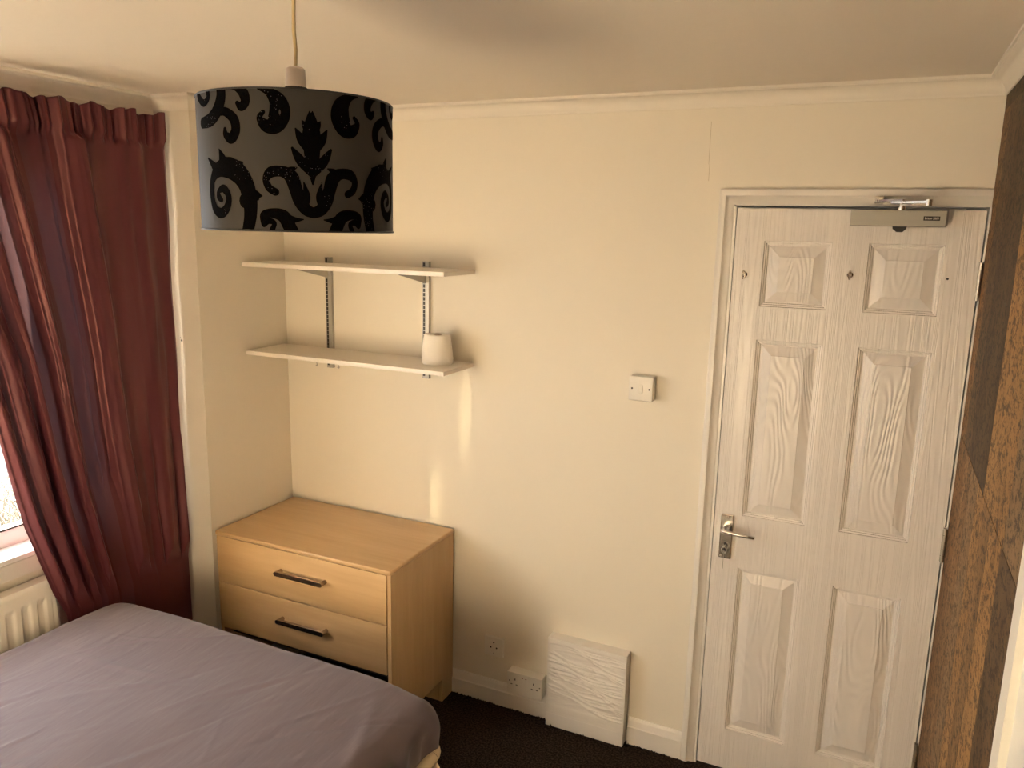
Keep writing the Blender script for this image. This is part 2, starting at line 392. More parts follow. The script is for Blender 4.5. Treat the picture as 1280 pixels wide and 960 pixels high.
# ---------------------------------------------------------------- window
bm = bmesh.new()
fx0, fx1 = -.30, -.245
box(bm, (fx0, WY0, WZ0), (fx1, WY1, WZ0+.058), bev=.004); box(bm, (fx0, WY0, WZ1-.05), (fx1, WY1, WZ1), bev=.004)
for y in (WY0, WY1-.05, -1.70): box(bm, (fx0, y, WZ0), (fx1, y+.05, WZ1), bev=.004)
win = struct(obj('window_1', bm, M_upvc), 'white framed window behind the curtain')
bm = bmesh.new()
for y0, y1 in ((WY0+.05, -1.70), (-1.65, WY1-.05)):
    for a, b in (((-.272, y0, WZ0+.058), (-.246, y1, WZ0+.063)), ((-.272, y0, WZ1-.056), (-.262, y1, WZ1-.05)), ((-.272, y0, WZ0+.058), (-.262, y0+.006, WZ1-.05)), ((-.272, y1-.006, WZ0+.058), (-.262, y1, WZ1-.05))): box(bm, a, b)
obj('gasket', bm, M_dark, win)
g = bpy.data.materials.new('window_glass'); g.use_nodes = True; nt = g.node_tree; nt.nodes.clear()
ou = nt.nodes.new('ShaderNodeOutputMaterial'); mx = nt.nodes.new('ShaderNodeMixShader'); tr = nt.nodes.new('ShaderNodeBsdfTransparent'); gl = nt.nodes.new('ShaderNodeBsdfGlossy'); lw = nt.nodes.new('ShaderNodeFresnel')
gl.inputs['Roughness'].default_value = .02; lw.inputs[0].default_value = 1.45; tr.inputs[0].default_value = (.96, .98, .98, 1)
gm = nt.nodes.new('ShaderNodeNewGeometry'); sb = nt.nodes.new('ShaderNodeMath'); sb.operation = 'SUBTRACT'; sb.inputs[0].default_value = 1; ml = nt.nodes.new('ShaderNodeMath'); ml.operation = 'MULTIPLY'
nt.links.new(gm.outputs['Backfacing'], sb.inputs[1]); nt.links.new(sb.outputs[0], ml.inputs[0]); nt.links.new(lw.outputs[0], ml.inputs[1]); nt.links.new(ml.outputs[0], mx.inputs[0]); nt.links.new(tr.outputs[0], mx.inputs[1]); nt.links.new(gl.outputs[0], mx.inputs[2]); nt.links.new(mx.outputs[0], ou.inputs[0])
for y0, y1 in ((WY0+.05, -1.70), (-1.65, WY1-.05)):
    obj('pane', B((-.270, y0, WZ0+.058), (-.266, y1, WZ1-.05)), g, win)
bm = bmesh.new(); box(bm, (-.246, WY0+.002, WZ0-.014), (-.140, WY1-.002, WZ0+.003), bev=.003)
sill = struct(obj('trim_5', bm, mat('white_sill_paint', (.84, .83, .80), .22)), 'white window sill above the radiator')
bm = bmesh.new(); box(bm, (XW, WY0-.05, .765), (-.150, WY1+.03, .822), bev=.004)
struct(obj('trim_6', bm, M_gloss), 'cream apron board under the sill')

# ---------------------------------------------------------------- radiator
M_rad = mat('radiator_enamel', (.84, .80, .70), .3)
rad = thing('radiator', 'cream ribbed panel radiator under the window sill beside the bed', 'radiator', (-.13, -1.7, .15))
RY1 = -1.045; RY0 = -2.35; RZ1 = .735; RZ0 = .16; RX = -.112
bm = bmesh.new()
NY, NZ = 340, 60
def radf(u, v):
    y = RY0+(RY1-RY0)*u; z = RZ0+(RZ1-RZ0)*v
    ph = ((RY1-.035-y)/.0526) % 1.0; t = abs(ph-.5)*2   # 0 centre of pit ..1 rib crest
    pit = smooth((.62-t)/.22)
    mz = smooth((RZ1-.055-z)/.018 - 0.0 + .0)*smooth((z-RZ0-.05)/.018)
    top = RZ1-.055-.018*(t*t)*0
    if y > RY1-.02 or y < RY0+.02: pit = 0
    edge = .006*(1-smooth((RZ1-z)/.012))+.006*(1-smooth((RY1-y)/.012))
    return (RX-.009*pit*mz-edge, y, z)
grid(NY, NZ, radf, bm=bm)
obj('panel', bm, M_rad, rad, smooth=True)
bm = bmesh.new(); box(bm, (-.165, RY0, RZ1-.012), (RX-.006, RY1-.002, RZ1), bev=.002); obj('top_grille', bm, M_rad, rad)
bm = bmesh.new(); box(bm, (-.165, RY1-.006, RZ0), (RX-.006, RY1, RZ1-.002), bev=.001); obj('end_cap', bm, M_rad, rad)
bm = bmesh.new(); box(bm, (-.166, RY0+.01, RZ0+.02), (-.150, RY1-.01, RZ1-.02)); obj('rear_panel', bm, M_rad, rad)

# ---------------------------------------------------------------- curtain
def cloth_mat(nm, tl):
    m = mat(nm, (.098, .028, .034), .34, bump=((60, 60, 900), .35, .0008, 2), sheen=.35, spec=.6)
    nt = m.node_tree; N = nt.nodes; L = nt.links; b = N['Principled BSDF']
    b.inputs['Sheen Tint'].default_value = (.75, .36, .36, 1); b.inputs['Sheen Roughness'].default_value = .35
    b.inputs['Specular Tint'].default_value = (1, .5, .45, 1)
    t = N.new('ShaderNodeBsdfTranslucent'); t.inputs[0].default_value = (.20, .155, .165, 1)
    mx = N.new('ShaderNodeMixShader'); mx.inputs[0].default_value = tl; out = [n for n in N if n.type == 'OUTPUT_MATERIAL'][0]
    L.new(b.outputs[0], mx.inputs[1]); L.new(t.outputs[0], mx.inputs[2]); L.new(mx.outputs[0], out.inputs[0])
    return m
M_cur = [cloth_mat('burgundy_faux_silk', .10), cloth_mat('burgundy_faux_silk_single_layer', .38)]
YLt = [(.05, -1.00), (.59, -1.030), (.685, -1.070), (.825, -1.11), (.96, -1.145), (1.218, -1.19), (1.45, -1.225), (1.8, -1.31), (2.29, -1.44)]
YRt = [(.05, -.505), (2.29, -.505)]
def wob(a, b, c=0.): return noise.noise(Vector((a, b, c)))
ZT, ZB = 2.283, .03
KN = [(0, -.3), (.02, .25), (.07, .0), (.13, .5), (.18, .55), (.22, .0), (.27, -.1), (.33, .15), (.375, .95), (.41, 1.0), (.435, .4), (.452, -.9), (.49, -.75), (.56, -.7), (.60, -.8), (.62, .3), (.655, 1.0), (.68, .2), (.695, -.9), (.735, -.6), (.76, .9), (.79, .8), (.812, -1.0), (.835, -.1), (.865, .95), (.89, .4), (.908, -.8), (.935, .3), (.96, .9), (.985, .1), (1, -.5)]
def knots(t):
    if t <= 0: return KN[0][1]
    for (a, x), (b, y) in zip(KN, KN[1:]):
        if t <= b: q = (t-a)/(b-a); return x+(y-x)*q*q*(3-2*q)
    return KN[-1][1]
def curt(u, v):
    z = ZB+(ZT-ZB)*v; yl = lerp(YLt, z); yr = lerp(YRt, z)
    hd = smooth((z-2.16)/.04)
    low = smooth((1.5-z)/1.2)
    us = u+.012*wob(u*3, v*2.2, 4)
    # s: 0 at right edge .. 1 at left edge
    y = yr+(yl-yr)*u
    ph = us*2*PI
    body = smooth((u-.30)/.14)
    w_ = knots(us+.010*math.sin(v*5+1)*smooth(u*5))+.13*math.sin(ph*13+2*v)*body
    w_ += (.16*math.sin(u*52+1)+.10*math.sin(u*87+2*v))*(1-body)
    amp = (.022+.010*low)
    dx = w_*amp
    kink = .004*smooth((.30-abs(z-1.0))/.3)+.005*smooth((.95-z)/.3)*smooth((u-.45)/.2)
    dx += .006*wob(u*9+3, v*5, 1)+.004*wob(u*24, v*9, 5)+kink*wob(u*16, v*34, 8)
    hx = .010*math.sin(ph*7.0+1.1)+.007*math.sin(ph*23+3*wob(u*5, 1))+.004*math.sin(ph*41)
    x = -.098+dx*(1-hd)+hx*hd
    if z > 2.17 and z < 2.20: x += -.004*math.sin((z-2.17)/.03*PI)
    zz = z
    if v > .95: zz += (.006*math.sin(ph*7.0+1.1)+.004*math.sin(ph*17))*smooth((z-2.2)/.08)
    y += (.008*math.cos(ph*7.0+1.1)*body+.003*wob(u*30, v*12, 2))*smooth(u*8)*smooth((1-u)*8)
    x = max(x, -.104-.056*smooth((z-.84)/.5))
    x = min(x, -.072-.030*smooth((.72-z)/.12))
    return (x, y, zz)
bm = grid(420, 300, curt)
bm.faces.ensure_lookup_table()
for k_, f_ in enumerate(bm.faces):
    u_ = (k_//300)/420
    if .475 < u_ < .588 or .705 < u_ < .735: f_.material_index = 1
cu = obj('curtain', bm, M_cur, smooth=True)
md = cu.modifiers.new('thick', 'SOLIDIFY'); md.thickness = .0008; md.offset = 0
tag(cu, 'full-length burgundy faux-silk curtain with gathered header, hanging beside the cream pier', 'curtain')
bm = bmesh.new(); box(bm, (-.150, -2.95, 2.262), (-.138, -.50, 2.276), bev=.002)
rl = tag(obj('curtain_rail', bm, M_upvc), 'slim white curtain rail just below the cornice', 'curtain rail')
for k in range(8):
    y = -.62-.3*k
    obj('bracket', B((XW, y-.01, 2.258), (-.150, y+.01, 2.28)), M_upvc, rl)

# ---------------------------------------------------------------- chest of drawers
def oak(name, ax, c1=(.52, .33, .155), c2=(.60, .40, .20)):
    s = [9, 9, 9]; s[ax] = .9; s2 = tuple(v*9 for v in s)
    return mat(name, c1, .36, bump=(s2, .08, .0006, 3), var=(tuple(v*3 for v in s), c2, .3, .7), coat=.15)
O_x = oak('beech_veneer_along_front', 0); O_z = oak('beech_veneer_upright', 2)
ch = thing('chest_of_drawers', 'light beech two-drawer chest with bar handles in the alcove', 'chest of drawers', (.42, -.24, 0))
cx0, cx1, cyf = .014, .834, -.468
bm = bmesh.new(); box(bm, (cx0, cyf-.006, .704), (cx1, -.012, .722), bev=.005, seg=3); obj('top', bm, O_x, ch, auto=True)
def side_bm(xa, xb):
    bm = bmesh.new()
    prism(bm, [(cyf+.002, .7035), (-.014, .7035), (-.014, .0), (-.100, .0), (-.100, .100), (-.385, .100), (-.385, 0), (cyf+.002, 0)], 0, xa, xb)
    return bm
obj('side_panel', side_bm(cx0+.002, cx0+.017), O_z, ch); obj('side_panel', side_bm(cx1-.017, cx1-.002), O_z, ch)
for x0, x1 in ((cx0+.018, cx0+.08), (cx1-.08, cx1-.018)):
    for y0, y1 in ((-.100, -.016), (-.460, -.385)):
        bm = bmesh.new(); box(bm, (x0, y0, 0), (x1, y1, .100), bev=.001); obj('leg', bm, mat('beech_leg_inner', (.36, .16, .07), .4) if 0 else O_z, ch)
obj('back_panel', B((cx0+.017, -.030, 0), (cx1-.017, -.020, .703)), O_z, ch)
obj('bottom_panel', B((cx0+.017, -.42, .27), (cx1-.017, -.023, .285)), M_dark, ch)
for z0, z1 in ((.5095, .7015), (.313, .5055)):
    bm = bmesh.new(); box(bm, (cx0+.003 if 1 else 0, cyf-.002, z0), (cx1-.0195, cyf+.016, z1), bev=.0018)
    box(bm, (cx0+.03, cyf+.016, z0+.02), (cx1-.03, -.06, z0+.16))
    dr = obj('drawer', bm, O_x, ch, auto=True)
    zc = (z0+z1)/2+.012
    if z0 < .5: zc = .424
    else: zc = .620
    hb = bmesh.new(); hx0, hx1 = .330, .556
    def hbar(bm):
        pts = []
        n = 10; r = .0085
        for k in range(n+1): a = -PI/2+PI*k/n; pts.append((hx1-r+r*math.cos(a), zc+r*math.sin(a)))
        for k in range(n+1): a = PI/2+PI*k/n; pts.append((hx0+r+r*math.cos(a), zc+r*math.sin(a)))
        prism(bm, pts, 1, cyf-.036, cyf-.024)
    hbar(hb)
    for xc in (hx0+.0095, hx1-.0095): lathe(hb, [(.0082, cyf-.025), (.0082, cyf-.0015)], (xc, 0, zc), axis=1, n=20)
    obj('handle', hb, mat('brushed_bronze_nickel', (.42, .35, .28), .25, 1), dr, auto=True)

# ---------------------------------------------------------------- shelves
M_sh = mat('white_laminate', (.83, .76, .66), .28)
M_up = mat('zinc_upright', (.42, .39, .34), .4, .5)
def shelf(zt, label, hooks):
    s = thing('wall_shelf', label, 'shelf', (.46, -.12, zt-.016), 'white laminate shelves on the back wall')
    bm = bmesh.new(); box(bm, (.004, -.252, zt-.016), (.919, -.022, zt), bev=.0008); obj('shelf_board', bm, M_sh, s)
    for x in (.237, .702):
        bm = bmesh.new()
        prism(bm, [(-.012, zt-.0165), (-.205, zt-.0165), (-.205, zt-.021), (-.022, zt-.060), (-.012, zt-.060)], 0, x-.0015, x+.0015)
        box(bm, (x-.008, -.205, zt-.0178), (x+.008, -.02, zt-.0162))
        obj('bracket', bm, M_up, s)
    for x in hooks:
        bm = bmesh.new(); tube(bm, [(x, -.235, zt-.016), (x, -.235, zt-.024), (x+.004, -.235, zt-.030), (x, -.235, zt-.034), (x-.004, -.235, zt-.030)], .002, 6); obj('cup_hook', bm, M_steel, s)
    return s
shelf(1.760, 'upper white laminate wall shelf, empty, held on two steel brackets', ())
shelf(1.409, 'lower white laminate wall shelf carrying a toilet roll', (.345, .448))
for x, lab in ((.237, 'left slotted steel upright between the two wall shelves'), (.702, 'right slotted steel upright, behind the toilet roll')):
    bm = bmesh.new(); z0, z1 = 1.325, 1.782
    # channel: web + two flanges
    box(bm, (x-.0135, -.0145, z0), (x-.0095, 0, z1)); box(bm, (x+.0095, -.0145, z0), (x+.0135, 0, z1))
    box(bm, (x-.0145, -.0160, z0), (x+.0145, -.0135, z1))
    up_ = obj('shelf_upright', bm, M_up); tag(up_, lab, 'shelf upright', 'slotted shelf uprights')
    bm = bmesh.new(); z = z0+.01
    while z < z1-.015:
        for dx in (-.0065,): box(bm, (x+dx-.0045, -.0165, z), (x+dx+.0045, -.0159, z+.0135))
        z += .0165
    obj('slots', bm, M_dark, up_)

# toilet roll
M_paper = mat('tissue_paper', (.85, .80, .72), .9, bump=((180, 180, 180), .5, .001, 2), spec=.1)
cxr, cyr, zr = .806, -.103, 1.409
tr_ = thing('toilet_roll', 'white toilet roll standing on the lower wall shelf', 'toilet roll', (cxr, cyr, zr))
bm = bmesh.new(); n = 64
prof = [(.0205, .110), (.046, .1105), (.0485, .107), (.052, .085), (.056, .05), (.0585, .02), (.0575, .004), (.055, 0), (.0205, 0)]
rings = []
for r, h in prof:
    rg = []
    for i in range(n):
        a = 2*PI*i/n; rr = r
        if r > .03: rr = r*(1+.018*math.sin(a*2+1)+.012*math.sin(a*3+h*40)+.02*math.exp(-((a-5.9)/.12)**2)*(1 if h < .09 else .3))
        rg.append(bm.verts.new((cxr+rr*math.cos(a), cyr+rr*math.sin(a), zr+h+(.0015*math.sin(a*2) if h > .1 else 0))))
    rings.append(rg)
for a, b in zip(rings, rings[1:]+rings[:1]):
    for i in range(n): bm.faces.new([a[i], a[(i+1) % n], b[(i+1) % n], b[i]])
obj('tissue', bm, M_paper, tr_, auto=True)
bm = bmesh.new()
ro = [[bm.verts.new((cxr+r*math.cos(2*PI*i/32), cyr+r*math.sin(2*PI*i/32), zr+h)) for i in range(32)] for r, h in ((.0204, .001), (.0204, .1095), (.0196, .1095), (.0196, .001))]
for a, b in zip(ro, ro[1:]+ro[:1]):
    for i in range(32): bm.faces.new([a[i], a[(i+1) % 32], b[(i+1) % 32], b[i]])
obj('cardboard_tube', bm, mat('grey_card', (.25, .20, .15), .9), tr_, smooth=True)
bm = grid(6, 10, lambda u, v: (cxr+.0592*math.cos(-.42+u*.10)+.004*u*(1-v), cyr+.0592*math.sin(-.42+u*.10), zr+.012+.075*v*(1-.3*u)))
obj('loose_tail', bm, M_paper, tr_, smooth=True)

# ---------------------------------------------------------------- pendant light
LX, LY = 1.41, -1.585; LZ0, LZ1 = 1.905, 2.108; LR = .1535
pn = thing('pendant_light', 'ceiling pendant with black damask drum shade on a cream cord', 'pendant light', (LX, LY, H))
bm = bmesh.new(); lathe(bm, [(.045, H), (.045, H-.008), (.030, H-.022), (.008, H-.028)], (LX, LY, 0), n=32); obj('ceiling_rose', bm, M_plast, pn, auto=True)
bm = bmesh.new(); tube(bm, [(LX, LY, H-.02), (LX+.001, LY, 2.28), (LX-.001, LY, 2.22), (LX+.0015, LY, 2.19), (LX, LY, 2.16)], .0032, 10); obj('cord', bm, mat('yellowed_cord', (.62, .50, .28), .5), pn, smooth=True)
bm = bmesh.new(); lathe(bm, [(.012, 2.163), (.0150, 2.160), (.0172, 2.126), (.0172, 2.098), (.019, 2.098), (.019, 2.06)], (LX, LY, 0), n=32)
lh = obj('lamp_holder', bm, mat('white_lamp_holder', (.74, .66, .62), .4), pn, auto=True)
bm = bmesh.new(); lathe(bm, [(.0172, 2.1325), (.0184, 2.131), (.0184, 2.1295), (.0172, 2.128)], (LX, LY, 0), n=32, cap=False); obj('ring', bm, M_dark, lh)
def fab():
    m = mat('charcoal_shade_fabric', (.031, .028, .025), .6, bump=((700, 700, 700), .25, .0004, 2), spec=.3)
    return m
M_shade = fab()
bm = bmesh.new(); n = 128
rr = [(LR, LZ0), (LR, LZ1), (LR-.002, LZ1), (LR-.002, LZ0)]
rg = [[bm.verts.new((LX+r*math.cos(2*PI*i/n), LY+r*math.sin(2*PI*i/n), z)) for i in range(n)] for r, z in rr]
for a, b in zip(rg, rg[1:]+rg[:1]):
    for i in range(n): bm.faces.new([a[i], a[(i+1) % n], b[(i+1) % n], b[i]])
shd = obj('lamp_shade', bm, M_shade, pn, auto=True)
for zz in (LZ0+.001, LZ1-.001):
    bm = bmesh.new(); tube(bm, [(LX+(LR-.0005)*math.cos(2*PI*i/96), LY+(LR-.0005)*math.sin(2*PI*i/96), zz) for i in range(97)], .0019, 6, cap=False)
    obj('rim', bm, mat('black_rim_tape', (.012, .011, .010), .5), shd, smooth=True)
bm = bmesh.new()
for k in range(3):
    a = 2*PI*k/3+.3; tube(bm, [(LX+.02*math.cos(a), LY+.02*math.sin(a), 2.095), (LX+(LR-.003)*math.cos(a), LY+(LR-.003)*math.sin(a), 2.104)], .0015, 6)
tube(bm, [(LX+.02*math.cos(2*PI*i/24), LY+.02*math.sin(2*PI*i/24), 2.095) for i in range(25)], .0018, 6)
obj('spider_fitting', bm, M_steel, shd)
bm = bmesh.new(); lathe(bm, [(.013, 2.058), (.014, 2.04), (.024, 2.01), (.029, 1.985), (.024, 1.962), (.010, 1.953), (.001, 1.952)], (LX, LY, 0), n=28); obj('bulb', bm, mat('opal_glass_bulb', (.8, .8, .78), .2), pn, smooth=True)

# flock pattern, unrolled on the drum: th = angle from motif axis, v = 0 bottom .. 1 top
FACE = math.atan2(-2.656-LY, 2.303-LX); AX = math.asin((612-553)/453)
def cv(p):
    x, y = p; q = max(-.985, min(.985, (x-553)/453)); yt = 205+62*q*q+17*q
    return (math.asin(q)-AX, (872-y)/(872-yt))
def spline(pts, m=8):
    out = []; P = [pts[0]]+list(pts)+[pts[-1]]
    for i in range(1, len(P)-2):
        for k in range(m):
            t = k/m; out.append(tuple(.5*((2*P[i][j])+(-P[i-1][j]+P[i+1][j])*t+(2*P[i-1][j]-5*P[i][j]+4*P[i+1][j]-P[i+2][j])*t*t+(-P[i-1][j]+3*P[i][j]-3*P[i+1][j]+P[i+2][j])*t**3) for j in range(len(P[0]))))
    out.append(tuple(pts[-1])); return out
HS = LZ1-LZ0
def wrap(bm, a, h, mir, k, r=.0007):
    ang = FACE+AX+(-a if mir else a)+PI*k
    h = max(.0, min(HS, h)); return bm.verts.new((LX+(LR+r)*math.cos(ang), LY+(LR+r)*math.sin(ang), LZ0+h))
strokes = []   # (x, y, half width in px)
S = strokes.append
S([(128, 215, 8), (135, 262, 16), (160, 292, 14), (182, 268, 12), (180, 232, 14)])
S([(240, 205, 22), (240, 262, 24), (222, 320, 26), (190, 365, 26), (148, 382, 20)])
S([(205, 345, 12), (250, 325, 16), (290, 355, 20), (298, 405, 20), (278, 445, 20), (255, 430, 14), (252, 405, 8)])
S([(258, 218, 8), (300, 212, 12), (335, 235, 20), (343, 275, 18), (325, 300, 16), (310, 285, 9)])
S([(400, 212, 6), (440, 225, 16), (475, 265, 32), (483, 320, 38), (462, 370, 34), (425, 378, 24), (400, 345, 12), (415, 318, 8)])
S([(330, 880, 24), (345, 800, 26), (345, 720, 30), (328, 645, 34), (285, 590, 40), (225, 585, 32), (188, 630, 18), (178, 700, 14), (190, 770, 18), (218, 792, 20), (245, 765, 17), (255, 715, 14), (235, 678, 16), (212, 690, 10), (210, 715, 14), (222, 730, 10)])
S([(330, 730, 30), (365, 705, 24), (397, 705, 3)]); S([(330, 650, 14), (350, 690, 14), (380, 720, 6)])
S([(205, 590, 22), (185, 562, 12), (168, 540, 3)]); S([(240, 575, 26), (232, 530, 16), (222, 498, 3)]); S([(280, 580, 20), (312, 560, 13), (322, 552, 3)]); S([(250, 560, 24), (275, 545, 12), (285, 548, 3)])
S([(455, 685, 14), (428, 665, 14), (418, 625, 14), (440, 592, 20), (485, 588, 20), (522, 612, 26), (540, 670, 24), (556, 725, 24), (582, 766, 22), (612, 780, 20)])
S([(500, 600, 14), (520, 580, 12), (545, 568, 3)]); S([(440, 590, 10), (462, 575, 8), (480, 572, 3)])
S([(572, 745, 16), (584, 700, 14), (574, 636, 2)])
S([(436, 862, 10), (445, 832, 9), (420, 822, 12), (402, 840, 10)]); S([(400, 835, 10), (402, 795, 14), (440, 785, 18), (485, 800, 24), (510, 850, 24), (525, 880, 22)])
S([(500, 810, 18), (535, 815, 10), (568, 812, 2)]); S([(470, 800, 14), (465, 775, 8), (462, 765, 2)])
S([(612, 645, 3), (612, 570, 20), (612, 490, 30), (611, 410, 32), (608, 350, 18), (606, 308, 2)]); S([(606, 480, 22), (570, 435, 18), (546, 388, 3)]); S([(606, 595, 12), (570, 545, 18), (548, 510, 14), (530, 478, 5)]); S([(606, 400, 20), (585, 370, 12), (574, 350, 2)])
leafs = []
PXA = (HS*1.3)/667
flock_bms = []
for k in (0, 1):
    bm = bmesh.new(); flock_bms.append(bm)
    for mir in (0, 1):
        for st in strokes:
            sp = spline(st); pts = [(cv((x, y))[0]*LR, cv((x, y))[1]*HS, wd*PXA) for x, y, wd in sp]
            Lf, Rt = [], []
            for i, (a, h, wd) in enumerate(pts):
                p0 = pts[max(0, i-1)]; p1 = pts[min(len(pts)-1, i+1)]; dx, dy = p1[0]-p0[0], p1[1]-p0[1]; l = math.hypot(dx, dy) or 1
                nx, ny = -dy/l, dx/l
                Lf.append(wrap(bm, (a+nx*wd)/LR, h+ny*wd, mir, k)); Rt.append(wrap(bm, (a-nx*wd)/LR, h-ny*wd, mir, k))
            for i in range(len(pts)-1):
                try: bm.faces.new([Lf[i], Lf[i+1], Rt[i+1], Rt[i]])
                except ValueError: pass
            for e in (0, -1):   # round ends
                a, h, wd = pts[e]
                ring_ = [wrap(bm, (a+wd*math.cos(2*PI*q/14))/LR, h+wd*math.sin(2*PI*q/14), mir, k, .00074) for q in range(14)]
                bm.faces.new(ring_)
    for lf in leafs:
        pts = [(cv(p)[0], cv(p)[1]*HS) for p in lf]; ca = sum(p[0] for p in pts)/len(pts); chh = sum(p[1] for p in pts)/len(pts)
        c = wrap(bm, ca, chh, 0, k, .0009); rg_ = [wrap(bm, a, h, 0, k) for a, h in pts]
        for i in range(len(rg_)): bm.faces.new([c, rg_[i], rg_[(i+1) % len(rg_)]])
def flockm():
    m = mat('black_flock', (.0015, .0012, .0012), .9, bump=((900, 900, 900), .6, .001, 2), spec=.04)
    nt = m.node_tree; N = nt.nodes; L = nt.links; b = N['Principled BSDF']
    tc = N.new('ShaderNodeTexCoord'); v = N.new('ShaderNodeTexVoronoi'); v.inputs['Scale'].default_value = 330; L.new(tc.outputs['Object'], v.inputs['Vector'])
    n = N.new('ShaderNodeTexNoise'); n.inputs['Scale'].default_value = 13; L.new(tc.outputs['Object'], n.inputs['Vector'])
    a = N.new('ShaderNodeMath'); a.operation = 'LESS_THAN'; a.inputs[1].default_value = .13; L.new(v.outputs['Distance'], a.inputs[0])
    g_ = N.new('ShaderNodeMath'); g_.operation = 'GREATER_THAN'; g_.inputs[1].default_value = .56; L.new(n.outputs[0], g_.inputs[0])
    m_ = N.new('ShaderNodeMath'); m_.operation = 'MULTIPLY'; L.new(a.outputs[0], m_.inputs[0]); L.new(g_.outputs[0], m_.inputs[1])
    mixc = N.new('ShaderNodeMixRGB'); mixc.inputs[1].default_value = (.0015, .0012, .0012, 1); mixc.inputs[2].default_value = (.14, .14, .16, 1)
    L.new(m_.outputs[0], mixc.inputs[0]); L.new(mixc.outputs[0], b.inputs['Base Color'])
    return m
M_flock = flockm()
for bm in flock_bms:
    me = bpy.data.meshes.new('flock_pattern'); bm.to_mesh(me); bm.free()
    link('flock_pattern', me, M_flock, shd)

# ---------------------------------------------------------------- electrical fittings
def hole(parent, x, y, z, w_, h_, name='hole'):
    obj(name, B((x-w_/2, y-.0006, z-h_/2), (x+w_/2, y+.002, z+h_/2)), M_dark, parent)
sw = thing('light_switch', 'white single light switch on the back wall left of the door', 'light switch', (1.578, 0, 1.380))
bm = bmesh.new(); box(bm, (1.536, -.028, 1.338), (1.620, 0, 1.422), bev=.002); obj('back_box', bm, M_plast, sw)
bm = bmesh.new(); box(bm, (1.535, -.038, 1.337), (1.621, -.0285, 1.423), bev=.0035, seg=3); fp = obj('face_plate', bm, M_plast, sw, auto=True)
bm = bmesh.new(); prism(bm, [(-.040, 1.366), (-.046, 1.366), (-.0395, 1.394), (-.037, 1.394), (-.037, 1.366)], 0, 1.5715, 1.5855); obj('rocker', bm, M_plast, sw)
for x in (1.5475, 1.6085):
    bm = bmesh.new(); lathe(bm, [(.0032, -.0388), (.0032, -.036)], (x, 0, 1.380), axis=1, n=14); obj('screw', bm, M_dark, sw)

ss = thing('wall_socket', 'single round-pin wall socket low on the back wall beside the chest', 'socket', (1.02, 0, .251))
bm = bmesh.new(); box(bm, (.977, -.012, .208), (1.063, 0, .294), bev=.004, seg=1); obj('face_plate', bm, M_plast, ss)
for dx, dz in ((0, .018), (-.013, -.004), (.013, -.004)):
    bm = bmesh.new(); lathe(bm, [(.0035, -.0126), (.0035, -.008)], (1.02+dx, 0, .251+dz), axis=1, n=12); obj('pin_hole', bm, M_dark, ss)
bm = bmesh.new(); lathe(bm, [(.0016, -.0126), (.0016, -.008)], (1.02, 0, .223), axis=1, n=8); obj('screw', bm, M_dark, ss)
ds = thing('double_socket', 'white surface-mounted double socket box above the skirting', 'socket', (1.175, 0, .138))
bm = bmesh.new(); box(bm, (1.100, -.036, .096), (1.248, 0, .184), bev=.002); obj('back_box', bm, M_plast, ds)
bm = bmesh.new(); box(bm, (1.099, -.047, .095), (1.249, -.0365, .185), bev=.002); obj('face_plate', bm, M_plast, ds)
for xc in (1.130, 1.218):
    hole(ds, xc+.004*(1 if xc < 1.17 else -1), -.047, .156, .004, .008, 'earth_slot')
    for d in (-.011, .011): hole(ds, xc+d, -.047, .134, .007, .003, 'pin_slot')
for x in (1.110, 1.240):
    bm = bmesh.new(); lathe(bm, [(.0025, -.0476), (.0025, -.045)], (x, 0, .147), axis=1, n=10); obj('screw', bm, M_dark, ds)
for x in (1.1665, 1.1815):
    bm = bmesh.new(); box(bm, (x-.0065, -.049, .150), (x+.0065, -.046, .172), bev=.001); rk = obj('switch_rocker', bm, M_plast, ds)
    obj('red_mark', B((x-.003, -.0493, .1685), (x+.003, -.0488, .1710)), mat('red_print', (.30, .06, .05), .5), rk)

# ---------------------------------------------------------------- boarded vent wrapped in plastic film
vc = thing('vent_cover', 'white boxed vent cover wrapped in wrinkled plastic film beside the skirting', 'vent cover', (1.425, 0, 0))
M_film = mat('painted_over_film', (.80, .75, .68), .33, bump=((14, 30, 60), .35, .004, 4))
vx0, vx1, vz0, vz1 = 1.270, 1.584, .058, .374
wr = random.Random(11); folds = []
for k in range(64):
    folds.append((wr.uniform(.14, .95), wr.gauss(-.13, .09), wr.uniform(.004, .010), wr.uniform(.35, 1.1), wr.uniform(0, 1), wr.uniform(.2, .6)))
def film(u, v):
    x = vx0+(vx1-vx0)*u; z = vz0+(vz1-vz0)*v
    edge = smooth(u/.05)*smooth((1-u)/.05)*smooth((v-.10)/.05)*smooth((.96-v)/.04)
    h = 0
    for c, sl_, wd, am, uc, ur in folds:
        d = (v-c-sl_*(u-.5)-.02*math.sin(u*9+c*20))/(wd*1.2); h += am*math.exp(-d*d)*math.exp(-((u-uc)/ur)**2)
    h = min(h, 1.8)*.0050+.001*wob(u*12, v*30)
    rim = .0025*(1-smooth(u/.03))+.0025*(1-smooth((1-u)/.03))+.002*(1-smooth((1-v)/.03))
    return (x, -.050-(h*edge)+(.003*edge)+rim*.6, z)
bm = grid(150, 170, film)
